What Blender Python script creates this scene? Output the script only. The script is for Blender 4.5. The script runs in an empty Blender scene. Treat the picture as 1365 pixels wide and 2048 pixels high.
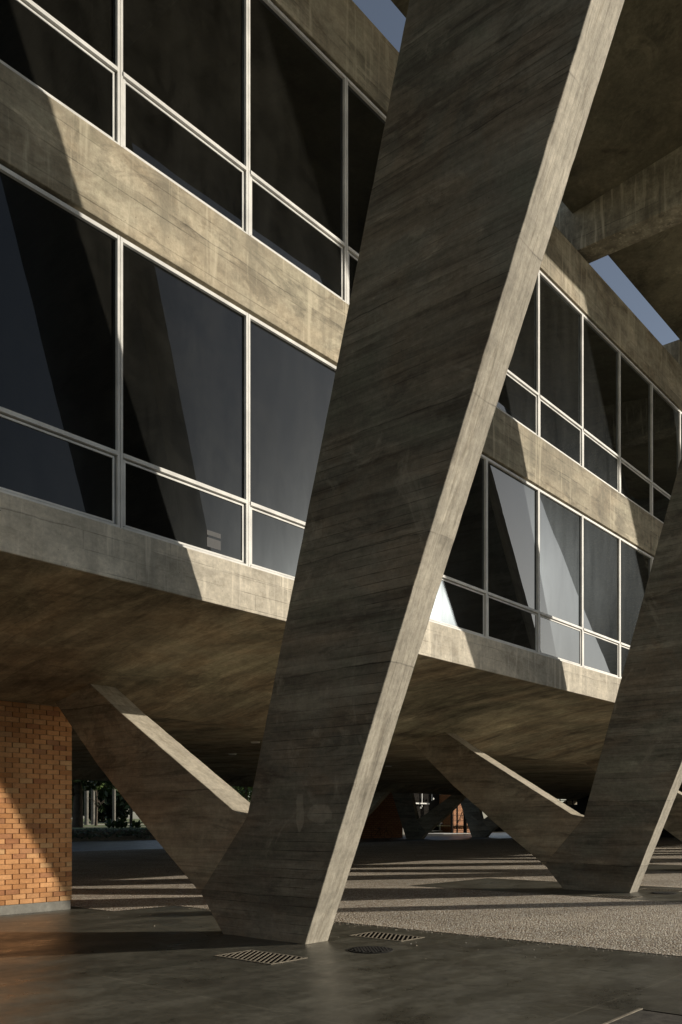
import bpy, bmesh, math, random
from mathutils import Vector, Matrix
R = math.radians
SC = bpy.context.scene
COL = SC.collection

# ------------------------------------------------------------------ camera
YAW = R(40.61)
cam_d = bpy.data.cameras.new('camera')
cam = bpy.data.objects.new('camera', cam_d); COL.objects.link(cam)
cam_d.sensor_fit = 'HORIZONTAL'; cam_d.sensor_width = 36.0
cam_d.lens = 36.0 * 1747.1 / 1365.0
cam_d.shift_y = (1640.7 - 1024.0) / 1365.0
cam_d.clip_start = 0.05; cam_d.clip_end = 3000
cam.location = (0, 0, 1.53)
cam.rotation_euler = (R(90), 0, YAW - R(90))
SC.camera = cam

# ------------------------------------------------------------------ light
KX, KE = 1.34, 0.405                       # sun travels (-KX, 1, -KE)
trav = Vector((-KX, 1.0, -KE)).normalized()
ELEV = math.asin(-trav.z)
AZ = math.atan2(-trav.x, -trav.y)          # measured from +Y towards +X
sun_d = bpy.data.lights.new('sun', 'SUN'); sun = bpy.data.objects.new('sun', sun_d); COL.objects.link(sun)
sun_d.energy = 5.0; sun_d.angle = R(0.5); sun_d.color = (1.0, 0.91, 0.78)
sun.rotation_euler = trav.to_track_quat('-Z', 'Y').to_euler()
world = bpy.data.worlds.new('World'); SC.world = world; world.use_nodes = True
wn = world.node_tree
sky = wn.nodes.new('ShaderNodeTexSky'); sky.sky_type = 'NISHITA'; sky.sun_disc = False
sky.sun_elevation = ELEV; sky.sun_rotation = AZ
sky.air_density = 0.8; sky.dust_density = 0.7; sky.ozone_density = 1.0
hs = wn.nodes.new('ShaderNodeHueSaturation'); hs.inputs['Saturation'].default_value = 0.68; hs.inputs['Value'].default_value = 1.0
wn.links.new(sky.outputs[0], hs.inputs['Color'])
wn.links.new(hs.outputs[0], wn.nodes['Background'].inputs[0])      # hazy, muted late-day sky
wn.nodes['Background'].inputs[1].default_value = 0.09
SC.view_settings.view_transform = 'Standard'; SC.view_settings.look = 'None'
SC.view_settings.gamma = 1.0; SC.view_settings.exposure = 0.10
SC.cycles.max_bounces = 8; SC.cycles.diffuse_bounces = 5; SC.cycles.glossy_bounces = 4

# ------------------------------------------------------------------ helpers
def tag(o, label=None, cat=None, group=None, kind=None):
    if label: o['label'] = label
    if cat: o['category'] = cat
    if group: o['group'] = group
    if kind: o['kind'] = kind
    return o

def empty(name, loc, label, cat, group=None):
    o = bpy.data.objects.new(name, None); COL.objects.link(o)
    o.location = loc; o.empty_display_size = 0.3
    return tag(o, label, cat, group)

def obj(name, bm, mats, parent=None, origin=(0, 0, 0)):
    """verts are in world coordinates; origin = world position of the root thing"""
    me = bpy.data.meshes.new(name)
    bm.normal_update()
    bm.transform(Matrix.Translation(-Vector(origin)))
    bm.to_mesh(me); bm.free()
    for m in (mats if isinstance(mats, (list, tuple)) else [mats]): me.materials.append(m)
    o = bpy.data.objects.new(name, me); COL.objects.link(o)
    if parent: o.parent = parent
    else: o.location = origin
    return o

def box(bm, x0, x1, y0, y1, z0, z1, mi=0):
    v = [bm.verts.new(p) for p in ((x0,y0,z0),(x1,y0,z0),(x1,y1,z0),(x0,y1,z0),(x0,y0,z1),(x1,y0,z1),(x1,y1,z1),(x0,y1,z1))]
    fs = []
    for f in ((0,3,2,1),(4,5,6,7),(0,1,5,4),(1,2,6,5),(2,3,7,6),(3,0,4,7)):
        fc = bm.faces.new([v[i] for i in f]); fc.material_index = mi; fs.append(fc)
    return fs

def bevelled(bm, w, seg=2):
    bmesh.ops.remove_doubles(bm, verts=bm.verts, dist=1e-5)
    es = [e for e in bm.edges if len(e.link_faces) == 2 and e.calc_face_angle(0) > R(30)]
    bmesh.ops.bevel(bm, geom=es, offset=w, segments=seg, affect='EDGES', profile=0.6)

def quad(bm, pts, mi=0):
    f = bm.faces.new([bm.verts.new(p) for p in pts]); f.material_index = mi; return f

def tube(bm, a, b, r0, r1=None, n=10, caps=True):
    a, b = Vector(a), Vector(b); r1 = r0 if r1 is None else r1
    d = (b - a).normalized(); u = d.orthogonal().normalized(); w = d.cross(u)
    A = [bm.verts.new(a + (u*math.cos(t) + w*math.sin(t))*r0) for t in [2*math.pi*i/n for i in range(n)]]
    B = [bm.verts.new(b + (u*math.cos(t) + w*math.sin(t))*r1) for t in [2*math.pi*i/n for i in range(n)]]
    for i in range(n):
        f = bm.faces.new((A[i], A[(i+1) % n], B[(i+1) % n], B[i])); f.smooth = True
    if caps:
        bm.faces.new(A[::-1]); bm.faces.new(B)

def prism(bm, poly, x0, x1f, mi_side=0, mi_edge=1):
    """poly = [(y,z)] outline in a transverse plane; near face at x0 (number or function), far face x1f(y,z)"""
    fx0 = x0 if callable(x0) else (lambda y, z: x0)
    fx1 = x1f if callable(x1f) else (lambda y, z: x1f)
    A = [bm.verts.new((fx0(y, z), y, z)) for y, z in poly]
    B = [bm.verts.new((fx1(y, z), y, z)) for y, z in poly]
    n = len(poly)
    f = bm.faces.new(A); f.material_index = mi_side
    f = bm.faces.new(B[::-1]); f.material_index = mi_side
    for i in range(n):
        f = bm.faces.new((A[i], B[i], B[(i+1) % n], A[(i+1) % n])); f.material_index = mi_edge
    bmesh.ops.recalc_face_normals(bm, faces=bm.faces)

# ------------------------------------------------------------------ materials
class N:
    def __init__(s, name):
        s.m = bpy.data.materials.new(name); s.m.use_nodes = True
        s.t = s.m.node_tree; s.p = s.t.nodes['Principled BSDF']; s.out = s.t.nodes['Material Output']
    def new(s, typ, **kw):
        n = s.t.nodes.new(typ)
        for k, v in kw.items(): setattr(n, k, v)
        return n
    def link(s, a, b): s.t.links.new(a, b)
    def val(s, x):
        return x
    def set(s, sock, x):
        if hasattr(x, 'is_output'): s.link(x, sock)
        else: sock.default_value = x
    def pos(s, scale=(1,1,1), rot=(0,0,0), loc=(0,0,0)):
        g = s.new('ShaderNodeNewGeometry'); mp = s.new('ShaderNodeMapping')
        mp.inputs['Scale'].default_value = scale; mp.inputs['Rotation'].default_value = rot; mp.inputs['Location'].default_value = loc
        s.link(g.outputs['Position'], mp.inputs['Vector']); return mp.outputs[0]
    def noise(s, vec, scale, detail=6, rough=0.6, dist=0.0):
        n = s.new('ShaderNodeTexNoise'); s.link(vec, n.inputs['Vector'])
        n.inputs['Scale'].default_value = scale; n.inputs['Detail'].default_value = detail
        n.inputs['Roughness'].default_value = rough; n.inputs['Distortion'].default_value = dist
        return n.outputs['Fac']
    def voro(s, vec, scale, feature='F1', out='Distance'):
        n = s.new('ShaderNodeTexVoronoi', feature=feature); s.link(vec, n.inputs['Vector']); n.inputs['Scale'].default_value = scale
        return n.outputs[out]
    def math(s, op, a, b=0.5, c=None, clamp=False):
        n = s.new('ShaderNodeMath', operation=op, use_clamp=clamp)
        s.set(n.inputs[0], a); s.set(n.inputs[1], b)
        if c is not None: s.set(n.inputs[2], c)
        return n.outputs[0]
    def rng(s, x, a, b, c=0.0, d=1.0, smooth=False):
        n = s.new('ShaderNodeMapRange', clamp=True)
        if smooth: n.interpolation_type = 'SMOOTHSTEP'
        s.set(n.inputs[0], x)
        for i, v in enumerate((a, b, c, d)): s.set(n.inputs[i+1], v)
        return n.outputs[0]
    def mix(s, f, a, b, mode='MIX'):
        n = s.new('ShaderNodeMix', data_type='RGBA', blend_type=mode)
        s.set(n.inputs[0], f)
        for sock, v in ((n.inputs[6], a), (n.inputs[7], b)):
            if hasattr(v, 'is_output'): s.link(v, sock)
            else: sock.default_value = (*v, 1)
        return n.outputs[2]
    def mul(s, col, f):
        """multiply a colour by a grey factor"""
        n = s.new('ShaderNodeVectorMath', operation='SCALE'); s.set(n.inputs[0], col); s.set(n.inputs['Scale'], f); return n.outputs[0]
    def sep(s, vec):
        n = s.new('ShaderNodeSeparateXYZ'); s.link(vec, n.inputs[0]); return n.outputs
    def bump(s, h, strength=0.3, dist=0.01, normal=None):
        n = s.new('ShaderNodeBump'); s.link(h, n.inputs['Height'])
        n.inputs['Strength'].default_value = strength; n.inputs['Distance'].default_value = dist
        if normal: s.link(normal, n.inputs['Normal'])
        return n.outputs[0]
    def white(s, vec):
        n = s.new('ShaderNodeTexWhiteNoise', noise_dimensions='3D'); s.link(vec, n.inputs['Vector']); return n.outputs['Value']

def concrete(name, light, dark, streak, board_axis, board_w, joint_axis=None, joint_len=2.4, drip=0.0, line=0.35,
             contrast=1.0, stain=(0.10, 0.075, 0.045), stain_amt=0.4, bump=0.35, rough=0.86, pit=0.3, tonew=0.08, cloud=0.0, efflo=0.0, fine_amt=0.22, patch=False, streak_w=0.30, hue=0.0):
    """board-formed concrete: streak = mapping scale (small along the boards, large across)"""
    n = N(name); P = n.pos()
    big = n.noise(P, 0.55, 5, 0.6, 0.4)
    mid = n.noise(n.pos(tuple(0.35*v for v in streak), loc=(3.1, 1.7, 9.2)), 1.0, 11, 0.70, 0.2)
    st = n.noise(n.pos(streak), 1.0, 11, 0.70, 0.15)
    fine = n.noise(P, 38, 6, 0.7)
    ax = {'x': 0, 'y': 1, 'z': 2}
    comp = n.sep(P)
    rowf = n.math('DIVIDE', comp[ax[board_axis]], board_w)
    row = n.math('FLOOR', rowf)
    fr = n.math('FRACT', rowf)
    wob = n.noise(P, 5.0, 3, 0.6)
    edge = n.math('MINIMUM', fr, n.math('SUBTRACT', 1.0, fr))
    ln = n.rng(n.math('ADD', edge, n.math('MULTIPLY', wob, 0.05)), 0.018, 0.06, 1.0, 0.0, True)
    cmb = n.new('ShaderNodeCombineXYZ'); n.link(row, cmb.inputs[0])
    if joint_axis:
        off = n.math('MULTIPLY', row, 0.37)
        jf = n.math('ADD', n.math('DIVIDE', comp[ax[joint_axis]], joint_len), off)
        n.link(n.math('FLOOR', jf), cmb.inputs[1])
        jfr = n.math('FRACT', jf); je = n.math('MINIMUM', jfr, n.math('SUBTRACT', 1.0, jfr))
        jl = n.rng(je, 0.001, 0.004, 1.0, 0.0)
        ln = n.math('MAXIMUM', ln, n.math('MULTIPLY', jl, 0.8))
    tone = n.white(cmb.outputs[0])
    gate = n.rng(n.noise(P, 0.9, 3, 0.6), 0.42, 0.62, 0.15, 1.0)
    ln = n.math('MULTIPLY', ln, gate)
    f = n.math('MULTIPLY', n.rng(big, 0.3, 0.7), 0.30*contrast)
    f = n.math('ADD', f, n.math('MULTIPLY', n.rng(mid, 0.3, 0.72), 0.34*contrast))
    f = n.math('ADD', f, n.math('MULTIPLY', n.rng(st, 0.28, 0.72), streak_w*contrast))
    f = n.math('ADD', f, n.math('MULTIPLY', tone, tonew))
    f = n.math('ADD', f, n.math('MULTIPLY', n.rng(fine, 0.3, 0.7), 0.12), clamp=True)
    col = n.mix(f, dark, light)
    s2 = n.rng(n.noise(n.pos(tuple(0.6*v for v in streak), loc=(11, 4, 2)), 1.0, 6, 0.7, 1.0), 0.52, 0.70)
    col = n.mix(n.math('MULTIPLY', s2, stain_amt), col, stain)
    if cloud > 0:                               # irregular pour marks, patches and smears
        w1 = n.noise(n.pos(tuple(0.22*v for v in streak), loc=(7.7, 2.2, 5.1)), 1.0, 12, 0.74, 0.5)
        w2 = n.noise(P, 1.4, 12, 0.74, 0.5)
        w3 = n.noise(n.pos((0.25, 0.25, 1.1), loc=(1, 8, 3)), 1.0, 7, 0.65, 1.2)
        cf = n.math('ADD', n.math('MULTIPLY', n.rng(w1, 0.33, 0.67), 0.5), n.math('ADD', n.math('MULTIPLY', n.rng(w2, 0.3, 0.7), 0.3), n.math('MULTIPLY', n.rng(w3, 0.35, 0.65), 0.3)))
        col = n.mul(col, n.rng(cf, 0.2, 0.9, 1.0-cloud, 1.0+cloud*0.75))
        # pour lines: thin wandering seams at uneven heights
        zz = n.math('ADD', n.math('DIVIDE', comp[2], 1.37), n.math('MULTIPLY', n.noise(n.pos((0.5, 0.5, 0.12)), 1.0, 5, 0.6), 0.16))
        zf = n.math('FRACT', zz); ze = n.math('ABSOLUTE', n.math('SUBTRACT', zf, 0.5))
        seam = n.math('MULTIPLY', n.rng(ze, 0.002, 0.008, 1.0, 0.0), n.rng(n.noise(P, 0.8, 4), 0.45, 0.6))
        col = n.mul(col, n.math('SUBTRACT', 1.0, n.math('MULTIPLY', seam, 0.55*cloud*2)))
        below = n.math('MULTIPLY', n.rng(zf, 0.30, 0.5, 0.0, 1.0), n.rng(zf, 0.5, 0.502, 1.0, 0.0))
        col = n.mul(col, n.math('SUBTRACT', 1.0, n.math('MULTIPLY', n.math('MULTIPLY', below, n.rng(w2, 0.45, 0.6)), cloud*0.9)))
    if patch:                                   # two scrubbed pale patches low on the nearest pier
        m_ = None
        for (cy, cz, ry, rz_) in ((7.10, 1.60, .20, .12), (7.42, 1.62, .07, .24)):
            dy = n.math('DIVIDE', n.math('SUBTRACT', comp[1], cy), ry); dz = n.math('DIVIDE', n.math('SUBTRACT', comp[2], cz), rz_)
            r2 = n.math('ADD', n.math('MULTIPLY', dy, dy), n.math('MULTIPLY', dz, dz))
            r2 = n.math('ADD', r2, n.math('MULTIPLY', n.math('SUBTRACT', n.noise(P, 9, 4), 0.5), 2.2))
            k_ = n.rng(r2, 0.75, 1.15, 1.0, 0.0)
            m_ = k_ if m_ is None else n.math('MAXIMUM', m_, k_)
        m_ = n.math('MULTIPLY', m_, n.math('LESS_THAN', comp[0], 10.0))
        col = n.mix(n.math('MULTIPLY', m_, 0.4), col, tuple(1.25*v for v in light))
    if hue > 0:                                 # rusty brown and cold grey areas, hard-edged smears
        hn = n.noise(n.pos((0.5, 0.5, 0.9), loc=(6, 1, 7)), 1.0, 6, 0.62, 1.2)
        col = n.mix(n.math('MULTIPLY', n.rng(hn, 0.48, 0.62), hue), col, n.mix(1.0, col, (1.06, 0.92, 0.82), 'MULTIPLY'))
        col = n.mix(n.math('MULTIPLY', n.rng(hn, 0.48, 0.34), hue), col, n.mix(1.0, col, (0.92, 1.02, 0.98), 'MULTIPLY'))
        sm = n.noise(n.pos((0.45, 0.45, 1.5), loc=(13, 5, 1)), 1.0, 12, 0.70, 0.5)
        col = n.mul(col, n.rng(sm, 0.56, 0.60, 1.0, 0.70)); col = n.mul(col, n.rng(sm, 0.40, 0.36, 1.0, 1.30))
    # hairy fine streaks along the boards and rough speckle
    h1 = n.noise(n.pos(tuple(4.0*v**0.6 for v in streak), loc=(2, 9, 5)), 1.0, 10, 0.75, 0.0)
    col = n.mul(col, n.rng(h1, 0.28, 0.72, 1.0-fine_amt, 1.0+fine_amt))
    col = n.mul(col, n.rng(n.noise(P, 13, 10, 0.8, 0.0), 0.32, 0.68, 1.0-fine_amt, 1.0+fine_amt))
    if efflo > 0:
        e1 = n.rng(n.noise(n.pos((1.1, 1.1, 0.8), loc=(4, 4, 4)), 1.0, 9, 0.7, 1.0), 0.60, 0.72)
        col = n.mix(n.math('MULTIPLY', e1, efflo), col, tuple(min(1, 1.3*v) for v in light))
    if drip > 0:
        d1 = n.noise(n.pos((3.2, 3.2, 0.35)), 1.0, 6, 0.6, 0.3)
        d2 = n.noise(n.pos((9.0, 9.0, 0.6), loc=(5, 2, 8)), 1.0, 5, 0.6, 0.2)
        col = n.mix(n.math('MULTIPLY', n.rng(d1, 0.5, 0.68), drip), col, tuple(0.35*v for v in light))
        col = n.mix(n.math('MULTIPLY', n.rng(d2, 0.56, 0.68), drip*0.8), col, tuple(min(1, 1.25*v) for v in light))
    col = n.mul(col, n.math('SUBTRACT', 1.0, n.math('MULTIPLY', ln, line)))
    pits = n.rng(n.voro(P, 14), 0.03, 0.08, 1.0, 0.0)
    pgate = n.rng(n.noise(P, 2.3, 3, 0.6, 0), 0.52, 0.62)
    pits = n.math('MULTIPLY', pits, pgate)
    col = n.mul(col, n.math('SUBTRACT', 1.0, n.math('MULTIPLY', pits, pit*1.6)))
    n.link(col, n.p.inputs['Base Color'])
    n.p.inputs['Roughness'].default_value = rough
    n.p.inputs['Specular IOR Level'].default_value = 0.3
    h = n.math('ADD', n.math('MULTIPLY', st, 0.5), n.math('MULTIPLY', fine, 0.35))
    h = n.math('SUBTRACT', h, n.math('MULTIPLY', ln, 0.5))
    h = n.math('SUBTRACT', h, n.math('MULTIPLY', pits, 0.6))
    h = n.math('ADD', h, n.math('MULTIPLY', tone, 0.3))
    n.link(n.bump(h, bump, 0.012), n.p.inputs['Normal'])
    return n.m

M = {}
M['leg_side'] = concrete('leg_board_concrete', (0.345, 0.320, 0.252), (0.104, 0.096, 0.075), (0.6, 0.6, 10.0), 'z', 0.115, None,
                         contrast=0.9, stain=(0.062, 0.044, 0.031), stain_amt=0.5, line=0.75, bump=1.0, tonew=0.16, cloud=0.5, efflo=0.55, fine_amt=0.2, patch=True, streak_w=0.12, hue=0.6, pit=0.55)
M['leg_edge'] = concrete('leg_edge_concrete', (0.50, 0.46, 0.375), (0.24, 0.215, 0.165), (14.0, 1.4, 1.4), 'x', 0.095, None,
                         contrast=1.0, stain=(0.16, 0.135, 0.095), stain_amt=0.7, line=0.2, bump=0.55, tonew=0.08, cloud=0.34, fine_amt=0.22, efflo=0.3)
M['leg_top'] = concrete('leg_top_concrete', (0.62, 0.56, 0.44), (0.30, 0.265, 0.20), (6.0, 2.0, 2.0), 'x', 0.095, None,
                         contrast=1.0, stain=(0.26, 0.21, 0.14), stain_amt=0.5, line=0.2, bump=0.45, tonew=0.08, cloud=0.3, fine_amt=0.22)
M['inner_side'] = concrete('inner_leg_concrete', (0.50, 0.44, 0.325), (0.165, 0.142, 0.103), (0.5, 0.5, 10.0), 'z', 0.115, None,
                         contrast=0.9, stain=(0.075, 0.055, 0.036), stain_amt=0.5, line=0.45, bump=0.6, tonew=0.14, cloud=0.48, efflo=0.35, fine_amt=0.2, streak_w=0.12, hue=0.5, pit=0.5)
M['facade'] = concrete('facade_concrete', (0.53, 0.475, 0.35), (0.18, 0.152, 0.105), (1.1, 1.1, 2.2), 'z', 0.335, None,
                       contrast=1.15, drip=0.6, stain=(0.125, 0.09, 0.05), stain_amt=0.7, line=0.45, bump=0.6, pit=0.9, tonew=0.05, cloud=0.5, efflo=0.5, fine_amt=0.2, hue=0.25)
M['beam'] = concrete('edge_beam_concrete', (0.76, 0.70, 0.575), (0.34, 0.305, 0.235), (1.2, 1.2, 2.2), 'z', 0.205, 'x', 1.9,
                     contrast=1.0, drip=0.5, stain=(0.20, 0.165, 0.11), stain_amt=0.55, line=0.5, bump=0.6, pit=0.9, tonew=0.05, cloud=0.32, efflo=0.3, fine_amt=0.2)
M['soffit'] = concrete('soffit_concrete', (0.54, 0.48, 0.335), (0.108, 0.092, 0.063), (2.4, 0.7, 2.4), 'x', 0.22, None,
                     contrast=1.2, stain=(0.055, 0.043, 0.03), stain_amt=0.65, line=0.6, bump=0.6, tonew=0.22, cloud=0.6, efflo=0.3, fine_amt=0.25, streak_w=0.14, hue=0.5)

M['canopy'] = concrete('canopy_concrete', (0.34, 0.31, 0.215), (0.09, 0.08, 0.053), (0.8, 0.8, 0.8), 'x', 0.9, None,
                       contrast=1.1, stain=(0.06, 0.045, 0.03), stain_amt=0.5, line=0.15, bump=0.25, cloud=0.45, efflo=0.4, hue=0.15)
M['roofbeam'] = concrete('roof_beam_concrete', (0.56, 0.51, 0.38), (0.085, 0.068, 0.045), (1.5, 1.5, 0.8), 'z', 0.3, None,
                         contrast=1.2, drip=0.95, stain=(0.05, 0.038, 0.027), stain_amt=0.6, line=0.3, bump=0.3, cloud=0.5, fine_amt=0.3)

def simple(name, col, rough=0.6, metal=0.0, var=0.25, scale=6.0, bump=0.1, spec=0.5):
    n = N(name); P = n.pos()
    f = n.noise(P, scale, 6, 0.6)
    c = n.mix(n.rng(f, 0.3, 0.7), tuple(v*(1-var) for v in col), tuple(min(1, v*(1+var)) for v in col))
    n.link(c, n.p.inputs['Base Color']); n.p.inputs['Roughness'].default_value = rough
    n.p.inputs['Metallic'].default_value = metal; n.p.inputs['Specular IOR Level'].default_value = spec
    if bump: n.link(n.bump(n.noise(P, scale*6, 4), bump, 0.004), n.p.inputs['Normal'])
    return n.m
M['frame'] = simple('white_window_paint', (0.70, 0.695, 0.66), 0.6, 0, 0.18, 3, 0.03, 0.25)
M['iron'] = simple('cast_iron', (0.016, 0.015, 0.013), 0.8, 0.0, 0.4, 9, 0.2, 0.15)
M['lid'] = simple('rough_dark_concrete', (0.075, 0.068, 0.056), 0.9, 0, 0.5, 7, 0.6, 0.15)
M['grate'] = simple('grate_steel', (0.24, 0.21, 0.16), 0.8, 0.0, 0.35, 9, 0.1, 0.15)
M['pit'] = simple('drain_pit', (0.008, 0.007, 0.006), 1.0, 0, 0.3, 9, 0, 0.0)
M['plinth'] = concrete('plinth_concrete', (0.24, 0.235, 0.205), (0.13, 0.125, 0.11), (2, 2, 2), 'x', 2.1, None, bump=0.3, stain_amt=0.2, line=0.1)
M['mortar'] = simple('mortar', (0.25, 0.17, 0.11), 0.95, 0, 0.25, 20, 0.3)
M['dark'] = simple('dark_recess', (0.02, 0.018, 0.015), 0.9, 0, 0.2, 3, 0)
M['metal_dark'] = simple('dark_painted_steel', (0.022, 0.020, 0.018), 1.0, 0.0, 0.3, 5, 0.05, 0.0)
M['rubber'] = simple('black_rubber', (0.02, 0.02, 0.02), 0.8, 0, 0.2, 5, 0.05)
M['trunk'] = simple('pale_palm_bark', (0.15, 0.142, 0.125), 0.95, 0, 0.3, 2.5, 0.4, 0.05)
M['bark'] = simple('dark_bark', (0.07, 0.055, 0.04), 0.95, 0, 0.4, 4, 0.6)
M['paper'] = simple('reflected_notice', (0.028, 0.03, 0.032), 0.7, 0, 0.2, 30, 0)  # near-black: dimness of a reflection put into the colour
M['lamp'] = simple('lamp_glass', (0.75, 0.75, 0.7), 0.3, 0, 0.05, 5, 0)

# glass: dark tinted pane that mirrors the sky, with a thin uneven film of dust
def glass():
    n = N('dusty_tinted_glass'); P = n.pos()
    d = n.noise(n.pos((2.2, 2.2, 0.5)), 1.0, 6, 0.65, 0.3)
    sm = n.noise(P, 1.6, 5, 0.6, 1.2)
    speck = n.rng(n.voro(P, 26), 0.02, 0.045, 1.0, 0.0)
    sg = n.rng(n.noise(P, 1.1, 2), 0.55, 0.65)
    dust = n.math('ADD', n.rng(d, 0.3, 0.75, 0.0, 0.008), n.rng(sm, 0.35, 0.7, 0.002, 0.008))
    dust = n.math('ADD', dust, n.math('MULTIPLY', n.math('MULTIPLY', speck, sg), 0.08))
    c = n.new('ShaderNodeCombineColor')
    n.link(dust, c.inputs[0]); n.link(n.math('MULTIPLY', dust, 0.96), c.inputs[1]); n.link(n.math('MULTIPLY', dust, 0.78), c.inputs[2])
    n.link(c.outputs[0], n.p.inputs['Base Color'])
    n.p.inputs['Roughness'].default_value = 0.6; n.p.inputs['Specular IOR Level'].default_value = 0.0
    lw = n.new('ShaderNodeLayerWeight'); lw.inputs['Blend'].default_value = 0.5
    fr = n.rng(n.math('POWER', lw.outputs['Facing'], 3.3), 0.0, 1.0, 0.020, 1.0)
    g1 = n.new('ShaderNodeBsdfGlossy'); g1.inputs['Roughness'].default_value = 0.012; g1.inputs['Color'].default_value = (0.88, 0.95, 1.0, 1)
    # float-glass waviness
    n.link(n.bump(n.noise(n.pos((1, 1, 1)), 0.55, 2, 0.4), 0.06, 0.05), g1.inputs['Normal'])
    m1 = n.new('ShaderNodeMixShader'); n.link(fr, m1.inputs[0]); n.link(n.p.outputs[0], m1.inputs[1]); n.link(g1.outputs[0], m1.inputs[2])
    g2 = n.new('ShaderNodeBsdfGlossy'); g2.inputs['Roughness'].default_value = 0.23
    g2.inputs['Color'].default_value = (0.78, 0.90, 1.0, 1)
    ms = n.new('ShaderNodeMixShader')
    n.link(n.rng(d, 0.3, 0.75, 0.0045, 0.009), ms.inputs[0])
    n.link(m1.outputs[0], ms.inputs[1]); n.link(g2.outputs[0], ms.inputs[2])
    n.link(ms.outputs[0], n.out.inputs[0])
    return n.m
M['glass'] = glass()

def floor_mat():
    n = N('smooth_cement_floor'); P = n.pos(); c = n.sep(P)
    a = n.noise(P, 0.45, 7, 0.62, 0.8); b = n.noise(n.pos((0.7, 1.9, 1), (0, 0, 0.5)), 1.0, 5, 0.55, 0.4); f = n.noise(P, 7, 5, 0.6)
    v = n.math('ADD', n.math('MULTIPLY', n.rng(a, 0.3, 0.7), 0.4), n.math('MULTIPLY', n.rng(b, 0.3, 0.7), 0.4))
    v = n.math('ADD', v, n.math('MULTIPLY', n.rng(f, 0.3, 0.7), 0.25), clamp=True)
    col = n.mix(v, (0.028, 0.027, 0.020), (0.142, 0.135, 0.106))
    # thin pale filled joints and hairline cracks
    def line(vec, w):
        fr = n.math('FRACT', vec); e = n.math('MINIMUM', fr, n.math('SUBTRACT', 1.0, fr)); return n.rng(e, w*0.5, w, 1.0, 0.0)
    wv = n.math('MULTIPLY', n.noise(P, 0.7, 2), 0.03)
    l1 = line(n.math('ADD', n.math('DIVIDE', c[0], 1.78), n.math('ADD', wv, 0.19)), 0.0045)
    l2 = line(n.math('ADD', n.math('DIVIDE', c[1], 1.55), wv), 0.005)
    l3 = line(n.math('ADD', n.math('DIVIDE', n.math('ADD', c[0], n.math('MULTIPLY', c[1], 0.55)), 3.1), wv), 0.0028)
    cr = n.rng(n.voro(n.pos((0.45, 0.3, 1), (0, 0, 0.4)), 1.0, 'DISTANCE_TO_EDGE'), 0.0, 0.006, 1.0, 0.0)
    g = n.rng(n.noise(P, 0.8, 3), 0.45, 0.65)
    ll = n.math('MAXIMUM', n.math('MAXIMUM', l1, l2), l3)
    col = n.mix(n.math('MULTIPLY', n.math('MULTIPLY', ll, n.rng(g, 0, 1, .25, 1)), 0.75), col, (0.24, 0.22, 0.17))
    stn = n.rng(n.noise(P, 0.9, 4, 0.55, 0.6), 0.5, 0.75)
    col = n.mix(n.math('MULTIPLY', stn, 0.5), col, (0.035, 0.03, 0.024))
    tr = n.noise(n.pos((1, 1, 1), (0, 0, R(20)), (3, 3, 3)), 2.2, 7, 0.68, 0.6)
    col = n.mul(col, n.rng(tr, 0.3, 0.7, 0.74, 1.28)); col = n.mul(col, n.rng(n.noise(P, 16, 10, 0.8), 0.32, 0.68, 0.72, 1.28))
    n.link(col, n.p.inputs['Base Color'])
    n.link(n.rng(n.math('ADD', n.math('MULTIPLY', b, 0.6), n.math('MULTIPLY', f, 0.4)), 0.35, 0.65, 0.24, 0.50), n.p.inputs['Roughness'])
    n.p.inputs['Specular IOR Level'].default_value = 0.42
    h = n.math('MULTIPLY', n.noise(P, 0.5, 2, 0.5), 1.5)
    h = n.math('ADD', h, n.math('MULTIPLY', n.noise(P, 60, 5, 0.7), 0.02))
    n.link(n.bump(h, 0.18, 0.02), n.p.inputs['Normal'])
    return n.m
M['floor'] = floor_mat()

def gravel_mat():
    n = N('exposed_pebble_paving'); P = n.pos((1, 1, 1))
    v1 = n.new('ShaderNodeTexVoronoi', feature='F1'); n.link(P, v1.inputs['Vector']); v1.inputs['Scale'].default_value = 38
    de = n.voro(P, 38, 'DISTANCE_TO_EDGE')
    sc = n.new('ShaderNodeSeparateColor'); n.link(v1.outputs['Color'], sc.inputs[0])
    col = n.mix(sc.outputs[0], (0.32, 0.265, 0.20), (0.78, 0.70, 0.56))
    col = n.mix(n.rng(sc.outputs[1], 0.75, 0.95), col, (0.78, 0.75, 0.68))
    col = n.mix(n.rng(sc.outputs[2], 0.8, 0.95), col, (0.26, 0.16, 0.11))
    col = n.mul(col, n.rng(de, 0.0, 0.14, 0.35, 1.0))
    pat = n.noise(P, 0.5, 5, 0.65, 0.5)
    col = n.mul(col, n.rng(pat, 0.3, 0.7, 0.72, 1.15))
    n.link(col, n.p.inputs['Base Color']); n.p.inputs['Roughness'].default_value = 0.85; n.p.inputs['Specular IOR Level'].default_value = 0.12
    h = n.math('SUBTRACT', 1.0, n.math('POWER', v1.outputs['Distance'], 1.5))
    h = n.math('ADD', h, n.math('MULTIPLY', sc.outputs[1], 0.5))
    n.link(n.bump(h, 1.0, 0.02), n.p.inputs['Normal'])
    return n.m
M['gravel'] = gravel_mat()

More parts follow.
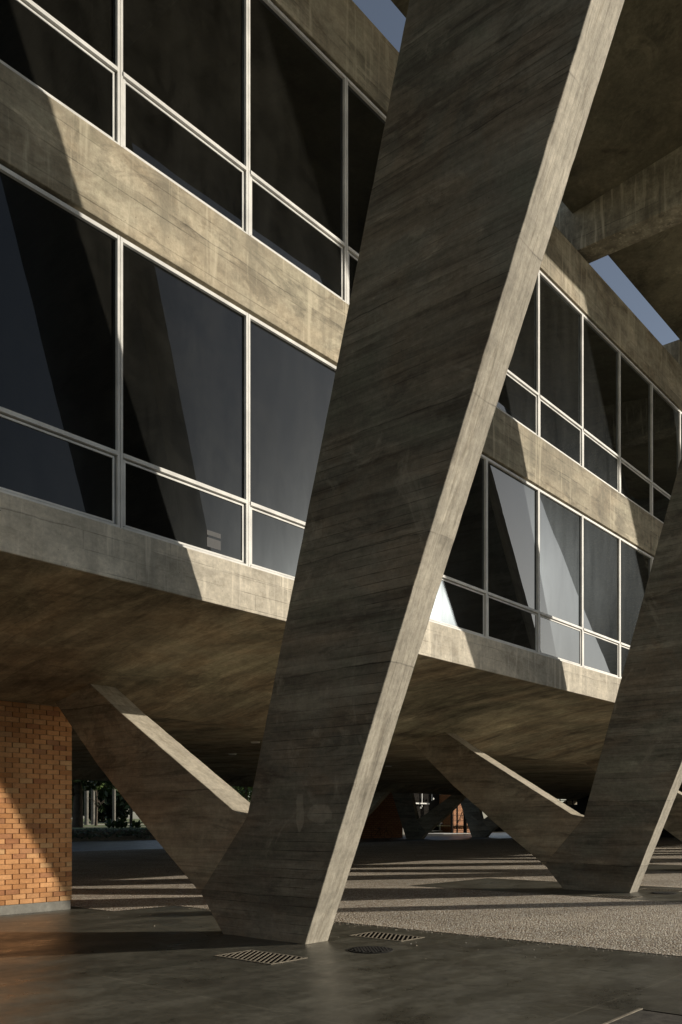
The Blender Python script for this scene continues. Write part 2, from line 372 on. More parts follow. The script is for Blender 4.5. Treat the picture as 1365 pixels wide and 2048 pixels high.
def brick_mat():
    n = N('orange_clay_brick'); P = n.pos()
    at = n.new('ShaderNodeAttribute'); at.attribute_name = 'tone'
    sc = n.new('ShaderNodeSeparateColor'); n.link(at.outputs['Color'], sc.inputs[0])
    col = n.mix(sc.outputs[0], (0.46, 0.215, 0.085), (0.68, 0.365, 0.165))
    col = n.mix(n.rng(sc.outputs[1], 0.8, 0.95, 0, .7), col, (0.66, 0.43, 0.22))
    col = n.mix(n.rng(sc.outputs[2], 0.80, 0.95, 0, .7), col, (0.33, 0.14, 0.07))
    f = n.noise(P, 30, 6, 0.7); g = n.noise(P, 1.2, 4)
    col = n.mul(col, n.rng(f, 0.25, 0.75, 0.78, 1.15)); col = n.mul(col, n.rng(g, 0.3, 0.7, 0.78, 1.15)); z_ = n.sep(P)[2]; col = n.mul(col, n.rng(n.math('ADD', z_, n.math('MULTIPLY', g, 0.6)), 0.35, 0.75, 0.72, 1.0))
    n.link(col, n.p.inputs['Base Color']); n.p.inputs['Roughness'].default_value = 0.9; n.p.inputs['Specular IOR Level'].default_value = 0.2
    n.link(n.bump(f, 0.4, 0.004), n.p.inputs['Normal'])
    return n.m
M['brick'] = brick_mat()

def brick_far():
    n = N('far_brick'); P = n.pos()
    b = n.new('ShaderNodeTexBrick'); mp = n.new('ShaderNodeMapping'); mp.inputs['Rotation'].default_value = (R(90), 0, 0)
    n.link(P, mp.inputs['Vector'])
    c = n.sep(P); cb = n.new('ShaderNodeCombineXYZ'); n.link(n.math('ADD', c[0], c[1]), cb.inputs[0]); n.link(c[2], cb.inputs[1])
    n.link(cb.outputs[0], b.inputs['Vector']); b.inputs['Scale'].default_value = 1.0
    b.inputs['Brick Width'].default_value = 0.5; b.inputs['Row Height'].default_value = 0.17; b.inputs['Mortar Size'].default_value = 0.02
    b.inputs['Color1'].default_value = (0.42, 0.19, 0.08, 1); b.inputs['Color2'].default_value = (0.30, 0.12, 0.05, 1); b.inputs['Mortar'].default_value = (0.08, 0.05, 0.03, 1)
    n.link(b.outputs[0], n.p.inputs['Base Color']); n.p.inputs['Roughness'].default_value = 0.9
    return n.m
M['brick_far'] = brick_far()

def leaf_mat(name, a, b):
    n = N(name)
    at = n.new('ShaderNodeAttribute'); at.attribute_name = 'tone'
    sc = n.new('ShaderNodeSeparateColor'); n.link(at.outputs['Color'], sc.inputs[0])
    n.link(n.mix(sc.outputs[0], a, b), n.p.inputs['Base Color']); n.p.inputs['Roughness'].default_value = 0.5
    return n.m
M['leaf'] = leaf_mat('dark_foliage', (0.018, 0.040, 0.015), (0.07, 0.11, 0.035))
M['leaf_light'] = leaf_mat('light_foliage', (0.05, 0.09, 0.02), (0.14, 0.20, 0.06))
M['lawn'] = simple('sunlit_lawn', (0.17, 0.20, 0.07), 0.95, 0, 0.45, 1.2, 0.6)
M['soil'] = simple('dry_sandy_path', (0.50, 0.45, 0.36), 0.95, 0, 0.25, 0.8, 0.4)
M['earth'] = simple('outer_paving', (0.09, 0.085, 0.06), 0.95, 0, 0.35, 0.3, 0.2, 0.1)

def set_tone(bm_or_me, fn): pass
def tone_layer(bm):
    return bm.loops.layers.float_color.get('tone') or bm.loops.layers.float_color.new('tone')

# ================================================================== SETTING
def sheet(name, rects, z, mat, origin=(0, 0, 0)):
    bm = bmesh.new()
    for x0, x1, y0, y1 in rects: quad(bm, ((x0,y0,z),(x1,y0,z),(x1,y1,z),(x0,y1,z)))
    return tag(obj(name, bm, mat), kind='structure')
sheet('ground', [(-900, 900, -900, 900)], -0.02, M['earth'])
sheet('paving', [(-60, 120, -6, 55)], 0.0, M['floor'])
gr = []
for k in range(-3, 8):
    x0 = 9.9 + 10*k
    if k < 0: continue
    gr.append((x0, x0 + 6.45, -4, 37.5))
    gr.append((x0 + 6.45, x0 + 10, 12.0, 37.5))
gr.append((8.6, 9.9, 12.4, 37.5))
bm = bmesh.new(); rg = random.Random(17)
for x0, x1, y0, y1 in gr:                  # ragged edge, 6 mm above the cement
    ring = []
    for (xa, ya), (xb, yb) in (((x0,y0),(x1,y0)),((x1,y0),(x1,y1)),((x1,y1),(x0,y1)),((x0,y1),(x0,y0))):
        L = math.hypot(xb-xa, yb-ya); m = int(L/.06) if x0 < 20 and ya < 13 and yb < 40 and L > 2 else 1
        for i in range(m):
            j = 0 if i == 0 else .011
            ring.append(bm.verts.new((xa+(xb-xa)*i/m + rg.uniform(-j, j), ya+(yb-ya)*i/m + rg.uniform(-j, j), .006)))
    bm.faces.new(ring)
bmesh.ops.triangulate(bm, faces=bm.faces)
tag(obj('gravel_paving', bm, M['gravel']), kind='structure')

bm = bmesh.new()                           # stray stones kicked out of the gravel
for k in range(900):
    y = rg.uniform(-1, 11.9); x = 9.9 - abs(rg.gauss(0, .10)) if k % 3 else 16.35 + abs(rg.gauss(0, .12))
    if k % 9 == 0: x = 9.9 - rg.random()**2*2.2
    r_ = rg.uniform(.005, .013); a = rg.uniform(0, 6.28)
    ring = [bm.verts.new((x+math.cos(a+q)*r_*rg.uniform(.7, 1.2), y+math.sin(a+q)*r_*rg.uniform(.7, 1.2), .001)) for q in (0, 1.3, 2.5, 3.8, 5.0)]
    top = bm.verts.new((x, y, r_*.9))
    for i in range(5): bm.faces.new((ring[i], ring[(i+1) % 5], top))
tag(obj('loose_pebbles', bm, M['gravel']), 'stray pale pebbles scattered on the cement along the gravel edge', 'pebbles', kind='stuff')
# raised garden beyond the building
bm = bmesh.new()
quad(bm, ((10, 57, .85),(150, 57, .85),(400, 400, 2.2),(-60, 400, 2.2)))
tag(obj('lawn', bm, M['lawn']), kind='structure')
bm = bmesh.new()
rnd = random.Random(3)
for (xa, ya, xb, yb, w) in ((20, 66.5, 75, 70, 1.2), (42, 90, 112, 96, 9.0), (55, 118, 120, 130, 7.0)):
    def zl(y): return .85 + (y-57)*(1.35/343) + .012
    n_ = 24; A = []; B = []
    for i in range(n_+1):
        t = i/n_; x = xa + (xb-xa)*t; y = ya + (yb-ya)*t
        A.append(bm.verts.new((x, y - w/2 + rnd.uniform(-.15, .15)*w, zl(y - w/2)))); B.append(bm.verts.new((x, y + w/2 + rnd.uniform(-.15, .15)*w, zl(y + w/2)+.01)))
    for i in range(n_): bm.faces.new((A[i], A[i+1], B[i+1], B[i]))
tag(obj('garden_path', bm, M['soil']), kind='structure')

# ================================================================== V PIERS
OUT = [(7.335, 0.0), (-0.35+1.0, 16.8)]
sl_o = -0.398; sl_i = -0.2885
ZT = 17.6
def yo(z): return 7.335 + sl_o*z
def yi(z): return 8.823 + sl_i*z
OUTER = [(7.335, -0.25), (yo(0.0), 0.0)] + [(yo(z), z) for z in (4, 8, 12, 15, ZT)] + [(yi(z), z) for z in (ZT, 15, 12, 8, 4, 1.57)] + [(9.30, 0.53), (8.84, 0.0), (8.84, -0.25)]
INNER = [(8.38, 1.57), (8.66, 1.667), (11.12, 3.135), (12.35, 3.92), (13.25, 3.80), (12.97, 3.46), (11.72, 2.35), (10.34, 1.273), (9.285, 0.50)]
def jitter(bm, amt, seed, cuts=0):
    r = random.Random(seed)
    for v in bm.verts:
        v.co += Vector((r.uniform(-amt, amt), r.uniform(-amt, amt), 0))

def dens(poly, step, amt, seed):
    r = random.Random(seed); out = []
    for (a, b) in zip(poly, poly[1:]+poly[:1]):
        a, b = Vector(a), Vector(b); L = (b-a).length; m = max(1, int(L/step)); out.append(tuple(a))
        nrm = Vector((-(b-a).y, (b-a).x)).normalized() if L > 0 else Vector((0, 0))
        for i in range(1, m):
            k = r.uniform(-amt, amt) - (r.uniform(.002, .005) if r.random() < .08 else 0)
            out.append(tuple(a + (b-a)*(i/m) + nrm*k))
    return out
def make_pier(X):
    o = empty('concrete_pier', (X + .22, 8.1, 0), '', 'pier', 'V-shaped concrete piers along the building')
    org = (X + .22, 8.1, 0)
    bm = bmesh.new()
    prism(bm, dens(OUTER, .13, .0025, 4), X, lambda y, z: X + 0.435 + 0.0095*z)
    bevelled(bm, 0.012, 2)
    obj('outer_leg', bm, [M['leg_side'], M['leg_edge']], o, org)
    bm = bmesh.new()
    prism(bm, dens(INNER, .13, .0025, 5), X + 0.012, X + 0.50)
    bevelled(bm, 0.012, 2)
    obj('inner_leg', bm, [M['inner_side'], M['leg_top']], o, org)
    return o
def copy_tree(o):
    c = o.copy(); COL.objects.link(c)
    for ch in o.children:
        d = ch.copy(); COL.objects.link(d); d.parent = c
    return c
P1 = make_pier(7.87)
P1['label'] = 'nearest and largest V-shaped board-marked concrete pier, its sunlit edge crossing the picture'
near_labels = {-2: 'V-shaped concrete pier behind the camera on the near row', 1: 'V-shaped concrete pier at the right edge, second along the near row',
    2: 'third V-shaped pier of the near row, its inner leg showing behind the right-hand pier', 3: 'fourth V-shaped pier of the near row under the long block',
    4: 'fifth V-shaped pier of the near row under the long block', 5: 'sixth V-shaped pier of the near row under the long block',
    6: 'seventh V-shaped pier of the near row under the long block', 7: 'last V-shaped pier of the near row at the far end of the block'}
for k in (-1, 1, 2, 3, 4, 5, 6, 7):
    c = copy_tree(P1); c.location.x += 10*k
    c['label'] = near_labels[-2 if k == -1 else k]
YM = 49.9                                     # far row is the near row mirrored, y -> YM - y
far_labels = {1: 'first far-row V-shaped pier beyond the brick wall', 2: 'second far-row V-shaped pier in deep shade', 3: 'third far-row V-shaped pier in deep shade', 4: 'fourth far-row V-shaped pier in deep shade',
    5: 'small dark V-shaped pier on the far row, left of the sunlit brick', 6: 'small dark V-shaped pier on the far row, right of the sunlit brick', 7: 'last far-row V-shaped pier at the end of the block'}
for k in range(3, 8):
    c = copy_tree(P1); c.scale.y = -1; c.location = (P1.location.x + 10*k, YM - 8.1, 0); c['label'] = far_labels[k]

# ================================================================== LONG BLOCK
YF = 8.387; X0, X1 = -6.065, 77.935
B = empty('exhibition_block', (36, 24.9, 0), 'long two-storey glazed concrete block raised on the V-shaped piers', 'building')
BO = (36, 24.9, 0)
def bpart(name, bm, m): return obj(name, bm, m, B, BO)
def longbox(y0, y1, z0, z1, bev=0.012, x0=X0, x1=X1):
    bm = bmesh.new(); box(bm, x0, x1, y0, y1, z0, z1); bevelled(bm, bev, 2); return bm
bpart('edge_beam', longbox(YF, 9.1, 4.265, 4.864), M['beam'])
bpart('spandrel', longbox(YF, 9.1, 8.247, 9.222), M['facade'])
bpart('parapet', longbox(YF, 9.0, 12.665, 13.82), M['facade'])
# mirrored rear face
bpart('edge_beam', longbox(YM-9.1, YM-YF, 4.265, 4.864), M['beam'])
bpart('rear_wall', longbox(YM-9.0, YM-YF-.05, 4.87, 13.7), M['facade'])
bpart('roof_slab', longbox(9.002, YM-9.002, 13.2, 13.7), M['canopy'])
for xa, xb in ((X0-.02, X0+.4), (X1-.4, X1+.02)):
    bpart('end_wall', longbox(9.102, YM-9.102, 4.30, 13.198, .01, xa, xb), M['facade'])
# soffit: falls from the edge beam to a ridge over the inner legs, then lifts again
prof = [(YF+.02, 4.262), (9.6, 4.14), (10.8, 3.96), (11.9, 3.70), (12.7, 3.52), (13.2, 3.45), (13.5, 3.50), (14.6, 3.92), (YM-14.6, 3.92), (YM-13.5, 3.50), (YM-13.2, 3.45), (YM-12.7, 3.52), (YM-11.9, 3.70), (YM-10.8, 3.96), (YM-9.6, 4.14), (YM-YF-.02, 4.262)]
bm = bmesh.new(); nx = 42; rows = []
for i in range(nx+1):
    x = X0 + (X1-X0)*i/nx
    rows.append([bm.verts.new((x, y, z)) for y, z in prof])
for i in range(nx):
    for j in range(len(prof)-1):
        f = bm.faces.new((rows[i][j], rows[i][j+1], rows[i+1][j+1], rows[i+1][j])); f.smooth = True
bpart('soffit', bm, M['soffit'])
bm = bmesh.new()
for y0, y1, z in ((9.1, YM-9.1, 4.35),): quad(bm, ((X0,y0,z),(X1,y0,z),(X1,y1,z),(X0,y1,z)))
bpart('floor_slab', bm, M['dark'])
# near-black boxes paint the unlit room's shade in the gap above each window head
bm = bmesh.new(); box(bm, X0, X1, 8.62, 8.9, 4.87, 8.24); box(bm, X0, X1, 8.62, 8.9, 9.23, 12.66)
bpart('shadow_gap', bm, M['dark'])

# windows: one unit per 2 m bay and floor
def make_window(z0, zt, z1, first):
    x0 = first; w = 2.0
    bm = bmesh.new()
    ya, yb = 8.412, 8.54
    box(bm, x0+.004, x0+.036, ya, yb, z0, z1); box(bm, x0+w-.036, x0+w-.004, ya, yb, z0, z1)      # jambs: two make a mullion
    box(bm, x0+.038, x0+w-.038, ya+.002, yb, z1-.045, z1)                                             # head
    box(bm, x0+.038, x0+w-.038, ya-.010, yb, zt-.045, zt)                                             # transom
    box(bm, x0+.038, x0+w-.038, ya-.004, yb, z0, z0+.028)                                             # sill
    fr = bpart('window', bm, M['frame'])
    def sub(name, bm, m):
        o = obj(name, bm, m, fr, BO); return o
    bm = bmesh.new(); a, b = x0+.046, x0+w-.066; c, d = z0+.042, zt-.062; ys, ye = 8.432, 8.46
    box(bm, a, a+.032, ys-.01, ye, c, d); box(bm, b-.022, b, ys, ye, c, d); box(bm, a+.033, b-.023, ys, ye, d-.022, d); box(bm, a+.033, b-.023, ys, ye, c, c+.022)
    sub('sash', bm, M['frame'])
    bm = bmesh.new(); box(bm, x0+.037, x0+w-.037, 8.454, 8.464, zt, z1-.046); sub('pane', bm, M['glass'])
    bm = bmesh.new(); box(bm, a+.031, b-.021, 8.444, 8.454, c+.021, d-.021); sub('pane', bm, M['glass'])
    return fr
NB = 42
for (z0, zt, z1) in ((4.866, 5.735, 8.207), (9.224, 10.108, 12.62)):
    w0 = make_window(z0, zt, z1, X0)
    kids = list(w0.children)
    for k in range(1, NB):
        c = w0.copy(); COL.objects.link(c); c.location.x += 2*k
        for ch in kids:
            d = ch.copy(); COL.objects.link(d); d.parent = c

# roof frames and canopy
def roofbeam(X):
    bm = bmesh.new(); box(bm, X+.006, X+.6, 3.0, YM-3.0, 14.0, 16.1); bevelled(bm, .015, 2); bpart('roof_beam', bm, M['roofbeam'])
for k in range(-1, 8): roofbeam(7.87 + 10*k)
def canopy(y0, y1, x0=X0, x1=X1, z0=14.88, z1=15.15):
    bm = bmesh.new(); box(bm, x0, x1, y0, y1, z0, z1); bevelled(bm, .015, 2); bpart('canopy', bm, M['canopy'])
def slopecanopy(f):
    bm = bmesh.new(); pr = [(8.63, 14.86), (1.6, 15.75), (1.6, 16.0), (8.63, 15.2)]
    prism(bm, [(f(y), z) for y, z in pr], X0, X1, 0, 0); bevelled(bm, .015, 2); bpart('canopy', bm, M['canopy'])
slopecanopy(lambda y: y); slopecanopy(lambda y: YM-y)
# closing slab over the sky slot, further along
bm = bmesh.new(); box(bm, 24.5, 25.0, 8.632, 9.6, 13.9, 14.87); bpart('roof_beam', bm, M['roofbeam'])

# ================================================================== BRICK WALL
W = empty('brick_wall', (2, 17, 0), 'orange brick wall with a grey cement plinth at the left, half in sun', 'wall')
WO = (2, 17, 0)
xR, yW = 8.38, 13.28
bm = bmesh.new(); tl = bm.loops.layers.float_color.new('tone'); rb = random.Random(11)
pitch, course = 0.245, 0.0825
nc = 40
for r in range(nc):
    z0 = 0.152 + r*course; off = 0 if r % 2 == 0 else pitch/2
    i = 0; x = xR
    first = True
    while x > -4.5:
        L = pitch if not (first and r % 2) else pitch/2
        first = False
        dy = rb.uniform(-.0025, .0025)
        fs = box(bm, x-L+.018, x-.001, yW+dy, yW+.06, z0+.0065, z0+course-.001)
        col = (rb.random(), rb.random(), rb.random(), 1)
        for f in fs:
            for l in f.loops: l[tl] = col
        x -= L
# return face at the end of the wall
for r in range(nc):
    z0 = 0.152 + r*course; y = yW + .061 + (0 if r % 2 else pitch/2)
    while y < 22:
        fs = box(bm, xR-.08, xR+rb.uniform(-.002, .002), y+.006, min(y+pitch-.006, 22), z0+.006, z0+course-.001)
        col = (rb.random(), rb.random(), rb.random(), 1)
        for f in fs:
            for l in f.loops: l[tl] = col
        y += pitch
obj('brickwork', bm, M['brick'], W, WO)
bm = bmesh.new(); box(bm, -4.5, xR-.012, yW+.02, 22, 0.15, 3.452)
obj('mortar_core', bm, M['mortar'], W, WO)
bm = bmesh.new(); box(bm, -4.5, xR-.02, yW+.008, 22, -0.1, 0.1515); bevelled(bm, .006, 2)
obj('plinth', bm, M['plinth'], W, WO)

# ================================================================== DRAINS
def grate(x0, x1, y0, y1, label, along='y'):
    o = empty('drain_grate', ((x0+x1)/2, (y0+y1)/2, 0), label, 'drain grate', 'steel drain grates in the cement at the foot of the piers'); org = tuple(o.location)
    bm = bmesh.new(); z = .0075; w = .022
    box(bm, x0, x1, y0, y0+w, .002, z); box(bm, x0, x1, y1-w, y1, .002, z); box(bm, x0, x0+w, y0+w+.001, y1-w-.001, .002, z); box(bm, x1-w, x1, y0+w+.001, y1-w-.001, .002, z)
    obj('rim', bm, M['grate'], o, org)
    bm = bmesh.new(); dx, dy = math.cos(R(32)), math.sin(R(32)); nx_, ny_ = -dy, dx
    ax0, ax1, ay0, ay1 = x0+.024, x1-.024, y0+.024, y1-.024
    for i in range(-20, 20):
        qx, qy = (x0+x1)/2 + nx_*i*.058, (y0+y1)/2 + ny_*i*.058
        t0, t1 = -9, 9
        for q, d, lo, hi in ((qx, dx, ax0, ax1), (qy, dy, ay0, ay1)):
            u, v = sorted(((lo-q)/d, (hi-q)/d)); t0, t1 = max(t0, u), min(t1, v)
        if t1 - t0 < .03: continue
        P_ = Vector((qx+dx*t0, qy+dy*t0, 0)); Q_ = Vector((qx+dx*t1, qy+dy*t1, 0)); W_ = Vector((nx_, ny_, 0))*.009
        lo = [P_-W_, Q_-W_, Q_+W_, P_+W_]; A = [bm.verts.new((p.x, p.y, .0045)) for p in lo]; Bv = [bm.verts.new((p.x, p.y, .0075)) for p in lo]
        bm.faces.new(Bv)
        for k in range(4): bm.faces.new((A[k], A[(k+1) % 4], Bv[(k+1) % 4], Bv[k]))
    obj('bars', bm, M['grate'], o, org)
    bm = bmesh.new(); quad(bm, ((x0+.01,y0+.01,.0035),(x1-.01,y0+.01,.0035),(x1-.01,y1-.01,.0035),(x0+.01,y1-.01,.0035)))
    obj('pit', bm, M['pit'], o, org)
grate(6.53, 7.10, 6.57, 7.48, 'steel drain grate in the floor just left of the nearest pier foot')
grate(8.83, 9.34, 6.57, 7.44, 'steel drain grate to the right of the nearest pier foot, behind the round cover')
grate(16.53, 17.10, 6.75, 7.62, 'narrow-looking steel drain grate in front of the right-hand pier foot')
grate(18.83, 19.34, 6.65, 7.55, 'steel drain grate at the right edge, beyond the right-hand pier foot')
def manhole(x, y, r, label):
    o = empty('manhole_cover', (x, y, 0), label, 'manhole cover', 'round iron covers by the pier feet')
    bm = bmesh.new(); tube(bm, (x, y, .002), (x, y, .010), r, r, 40); obj('rim', bm, M['iron'], o, (x, y, 0))
    bm = bmesh.new(); rr = random.Random(5)
    k = 0.052; m = int(r/k)
    for i in range(-m, m+1):
        for j in range(-m, m+1):
            px_, py_ = i*k, j*k
            if math.hypot(px_, py_) < r-.035: box(bm, x+px_-.017, x+px_+.017, y+py_-.017, y+py_+.017, .0101, .0165)
    obj('studs', bm, M['iron'], o, (x, y, 0))
manhole(8.02, 6.42, .265, 'round black iron manhole cover in front of the nearest pier foot')
manhole(18.25, 6.75, .265, 'round iron manhole cover near the right edge, in front of the second pier')
# access cover at the bottom right corner: rough concrete lid in a steel frame
o = empty('access_cover', (6.0, 2.1, 0), 'square concrete access cover with a pale metal rim, bottom right corner', 'access cover'); org = (6.0, 2.1, 0)
bm = bmesh.new(); box(bm, 5.3, 6.93, 2.735, 2.76, .001, .012); obj('rim', bm, M['grate'], o, org)
bm = bmesh.new(); box(bm, 6.88, 6.93, 1.3, 2.734, .001, .0045); obj('gap', bm, M['pit'], o, org)
bm = bmesh.new(); box(bm, 5.3, 6.878, 1.3, 2.733, .001, .007); obj('lid', bm, M['lid'], o, org)

# reflected notice: its dim image painted as two quads on a pane
bm = bmesh.new(); xa, xb = 7.25, 7.48
quad(bm, ((xa, 8.441, 4.98),(xb, 8.441, 4.98),(xb, 8.441, 5.10),(xa, 8.441, 5.10))); quad(bm, ((xa, 8.441, 5.13),(xb, 8.441, 5.13),(xb, 8.441, 5.19),(xa, 8.441, 5.19)))
tag(obj('notice_reflection', bm, M['paper']), 'small grey painted reflection of a notice on the lower window pane above the sunlit edge beam', 'notice')

# ceiling lamps under the block
for x, y, lb in ((18.5, 19.3, 'small round ceiling lamp seen above the sunlit inner leg, nearer of the two'), (21.3, 23.4, 'small round ceiling lamp seen just above the sunlit inner leg, farther of the two'), (30.5, 23.4, 'small round ceiling lamp right of the sunlit pier edge')):
    bm = bmesh.new(); tube(bm, (x, y, 3.88), (x, y, 3.925), .13, .15, 20)
    tag(obj('ceiling_lamp', bm, M['lamp']), lb, 'ceiling lamp', 'ceiling lamps under the block')

# stout post out on the plaza, right of the picture: throws the long thin shadow
bm = bmesh.new(); tube(bm, (28.6, -3.35, 0), (28.6, -3.35, 6.0), .40, .36, 24)
tag(obj('concrete_post', bm, M['plinth']), 'stout round concrete post standing on the plaza to the right', 'post')

# ================================================================== GARDEN AND FAR THINGS
def campt(px, d):
    r = (px-682.5)/1747.1*d; s, c = math.sin(YAW), math.cos(YAW); return (s*r + c*d, -c*r + s*d)
def leaves(bm, c, rad, n, size, seed, clumps=14, droop=0.0):
    r = random.Random(seed); tl = tone_layer(bm); C = []
    for _ in range(clumps):
        v = Vector((r.gauss(0,1), r.gauss(0,1), r.gauss(0,1))).normalized()*r.uniform(.35, .9)
        C.append((Vector((c[0]+v.x*rad[0], c[1]+v.y*rad[1], c[2]+v.z*rad[2])), r.uniform(.22, .45), r.random()))
    for _ in range(n):
        p0, cr, ct = r.choice(C)
        v = Vector((r.gauss(0,1), r.gauss(0,1), r.gauss(0,1))).normalized()*cr*r.random()**.4
        p = p0 + Vector((v.x*rad[0], v.y*rad[1], v.z*rad[2]))
        a = Vector((r.uniform(-1,1), r.uniform(-1,1), r.uniform(-1,1))).normalized(); b = a.orthogonal().normalized()
        b = (Matrix.Rotation(r.uniform(0, 6.28), 3, a) @ b); s = size*r.uniform(.5, 1.3)
        f = bm.faces.new([bm.verts.new(p + q) for q in (a*s, b*s*.45, -a*s, -b*s*.45)])
        t = min(1, max(0, .6*ct + .4*r.random()))
        for l in f.loops: l[tl] = (t, t, t, 1)
def zg(y): return .85 + (y-57)*(1.35/343)
def tree(px, d, h, tr, rad, n, ls, label, seed, mat='leaf', trunk='bark', group=None, crownz=None):
    x, y = campt(px, d); z = zg(y) if y > 57 else 0
    o = empty('tree', (x, y, z), label, 'tree', group)
    bm = bmesh.new(); r = random.Random(seed)
    cz = z + h if crownz is None else crownz
    tube(bm, (x, y, z-.1), (x+.1, y, z+h*.45), tr, tr*.75, 12, False); tube(bm, (x+.1, y, z+h*.45), (x, y, cz), tr*.75, tr*.35, 12)
    for _ in range(7):
        a = r.uniform(0, 6.28); z1 = z+h*r.uniform(.4, .8)
        tube(bm, (x, y, z1), (x+math.cos(a)*rad[0]*.7, y+math.sin(a)*rad[1]*.7, z1+rad[2]*r.uniform(.3, .9)), tr*.3, tr*.08, 6)
    obj('trunk', bm, M[trunk], o, (x, y, z))
    bm = bmesh.new(); leaves(bm, (x, y, cz), rad, n, ls, seed); obj('crown', bm, M[mat], o, (x, y, z))
    return o
def palm(px, d, h, tr, label, seed):
    x, y = campt(px, d); z = zg(y)
    o = empty('palm_tree', (x, y, z), label, 'palm tree', 'royal palms on the lawn')
    bm = bmesh.new()
    prof_ = [(0, tr*1.2), (h*.05, tr), (h*.4, tr*1.05), (h*.8, tr*.8), (h, tr*.6)]
    for (a, ra), (b, rb_) in zip(prof_, prof_[1:]): tube(bm, (x, y, z+a-.02), (x, y, z+b), ra, rb_, 14, False)
    obj('trunk', bm, M['trunk'], o, (x, y, z))
    bm = bmesh.new(); r = random.Random(seed); tl = tone_layer(bm)
    for k in range(16):
        a = k*6.283/16 + r.uniform(-.15, .15); up = r.uniform(.2, 1.2); L = r.uniform(3.2, 4.2); prev = Vector((x, y, z+h))
        for i in range(1, 13):
            t = i/12; p = Vector((x+math.cos(a)*L*t, y+math.sin(a)*L*t, z+h+up*2.2*t-2.6*t*t*1.4))
            side = Vector((-math.sin(a), math.cos(a), 0))
            for s in (-1, 1):
                tip = p + side*s*(.75*(1-t*.6)) + Vector((0, 0, -.35))
                f = bm.faces.new([bm.verts.new(q) for q in (prev, p, tip)]);
                for l in f.loops: l[tl] = (r.random(),)*3 + (1,)
            prev = p
    obj('crown', bm, M['leaf'], o, (x, y, z))
palm(228, 118, 12.5, .22, 'tall slim pale palm trunk on the sunlit lawn, in the gap beside the pier', 1)
palm(186, 104, 11.0, .22, 'pale palm trunk left of the tall slim one', 2)
palm(173, 100, 11.0, .22, 'stout pale palm trunk nearest the brick wall', 3)
palm(250, 175, 12, .22, 'small distant palm trunk right of the tall slim one', 4)
# big shaded tree close behind the building
tree(155, 76, 6.5, .5, (6.5, 5, 3.6), 5200, .34, 'broad dark shade tree filling the gap next to the brick wall', 7, crownz=6.7)
tree(262, 75, 5.0, .13, (2.4, 2.4, 1.5), 1200, .22, 'thin dark trunk with foliage beside the inner leg of the pier', 8, crownz=6.9)
tree(192, 92, 4.6, .16, (1.3, 1.3, 1.2), 1100, .20, 'small light green tree in sun left of the slim palm', 9, 'leaf_light')
bgl = 'trees at the back of the garden'
i = 0
for px in (120, 205, 262, 310, 380, 455, 505, 590, 690):
    tree(px, 140 + (i % 3)*12, 6.0, .3, (8.5, 8, 6.4), 7000, .55, ['dense dark green tree', 'tall bushy evergreen', 'wide leafy tree'][i % 3] + ' at the back of the garden, number %s from the brick wall' % ['one','two','three','four','five','six','seven','eight','nine'][i], 20+i, group=bgl); i += 1
tree(492, 92, 7.0, .2, (3.0, 3.0, 2.2), 1500, .24, 'light leaves of a tree showing in the notch of the nearest pier', 41, 'leaf_light', crownz=5.2)
# planting bed
bm = bmesh.new(); box(bm, 10, 77, 56.2, 56.99, -.05, .8); bevelled(bm, .02, 2)
tag(obj('planter_wall', bm, M['plinth']), 'low dark retaining wall of the garden bed beyond the floor', 'wall')
bm = bmesh.new(); rr = random.Random(31); tl = tone_layer(bm)
for k in range(9000):
    p = Vector((rr.uniform(22, 62), rr.uniform(55.7, 58.8), .15 + rr.random()**.7*.72)); a = Vector((rr.uniform(-1,1), rr.uniform(-1,1), rr.uniform(-.2,1))).normalized(); b = a.orthogonal().normalized(); s = rr.uniform(.08, .2)
    f = bm.faces.new([bm.verts.new(p+q) for q in (a*s, b*s*.5, -a*s, -b*s*.5)])
    for l in f.loops: l[tl] = (rr.random(),)*3 + (1,)
tag(obj('ground_cover', bm, M['leaf']), 'low dark ground cover spilling over the garden bed', 'ground cover', kind='stuff')
# broad-leaved plants in silhouette
def bush(px, d, label, seed):
    x, y = campt(px, d); z = zg(y); r = random.Random(seed); bm = bmesh.new(); tl = tone_layer(bm)
    for k in range(18):
        a = r.uniform(0, 6.28); L = r.uniform(.45, .85); el = r.uniform(.5, 1.3)
        d0 = Vector((math.cos(a)*math.cos(el), math.sin(a)*math.cos(el), math.sin(el))); sd = Vector((-math.sin(a), math.cos(a), 0)); base = Vector((x+r.uniform(-.3,.3), y, z+r.uniform(-.1,.1)))
        pts = [base, base+d0*L*.5+sd*.14, base+d0*L*.85+sd*.11, base+d0*L, base+d0*L*.85-sd*.11, base+d0*L*.5-sd*.14]
        f = bm.faces.new([bm.verts.new(q) for q in pts])
        for l in f.loops: l[tl] = (r.random(),)*3 + (1,)
    tag(obj('broadleaf_plant', bm, M['leaf']), label, 'plant', 'dark broad-leaved plants in the garden bed')
for px, lb in ((222, 'dark broad-leaved plant below the slim palm trunk'), (236, 'dark broad-leaved plant just right of the slim palm trunk'), (247, 'dark broad-leaved plant between the slim palm and the thin dark trunk'), (270, 'dark broad-leaved plant right of the thin dark trunk')):
    bush(px, 74, lb, px)

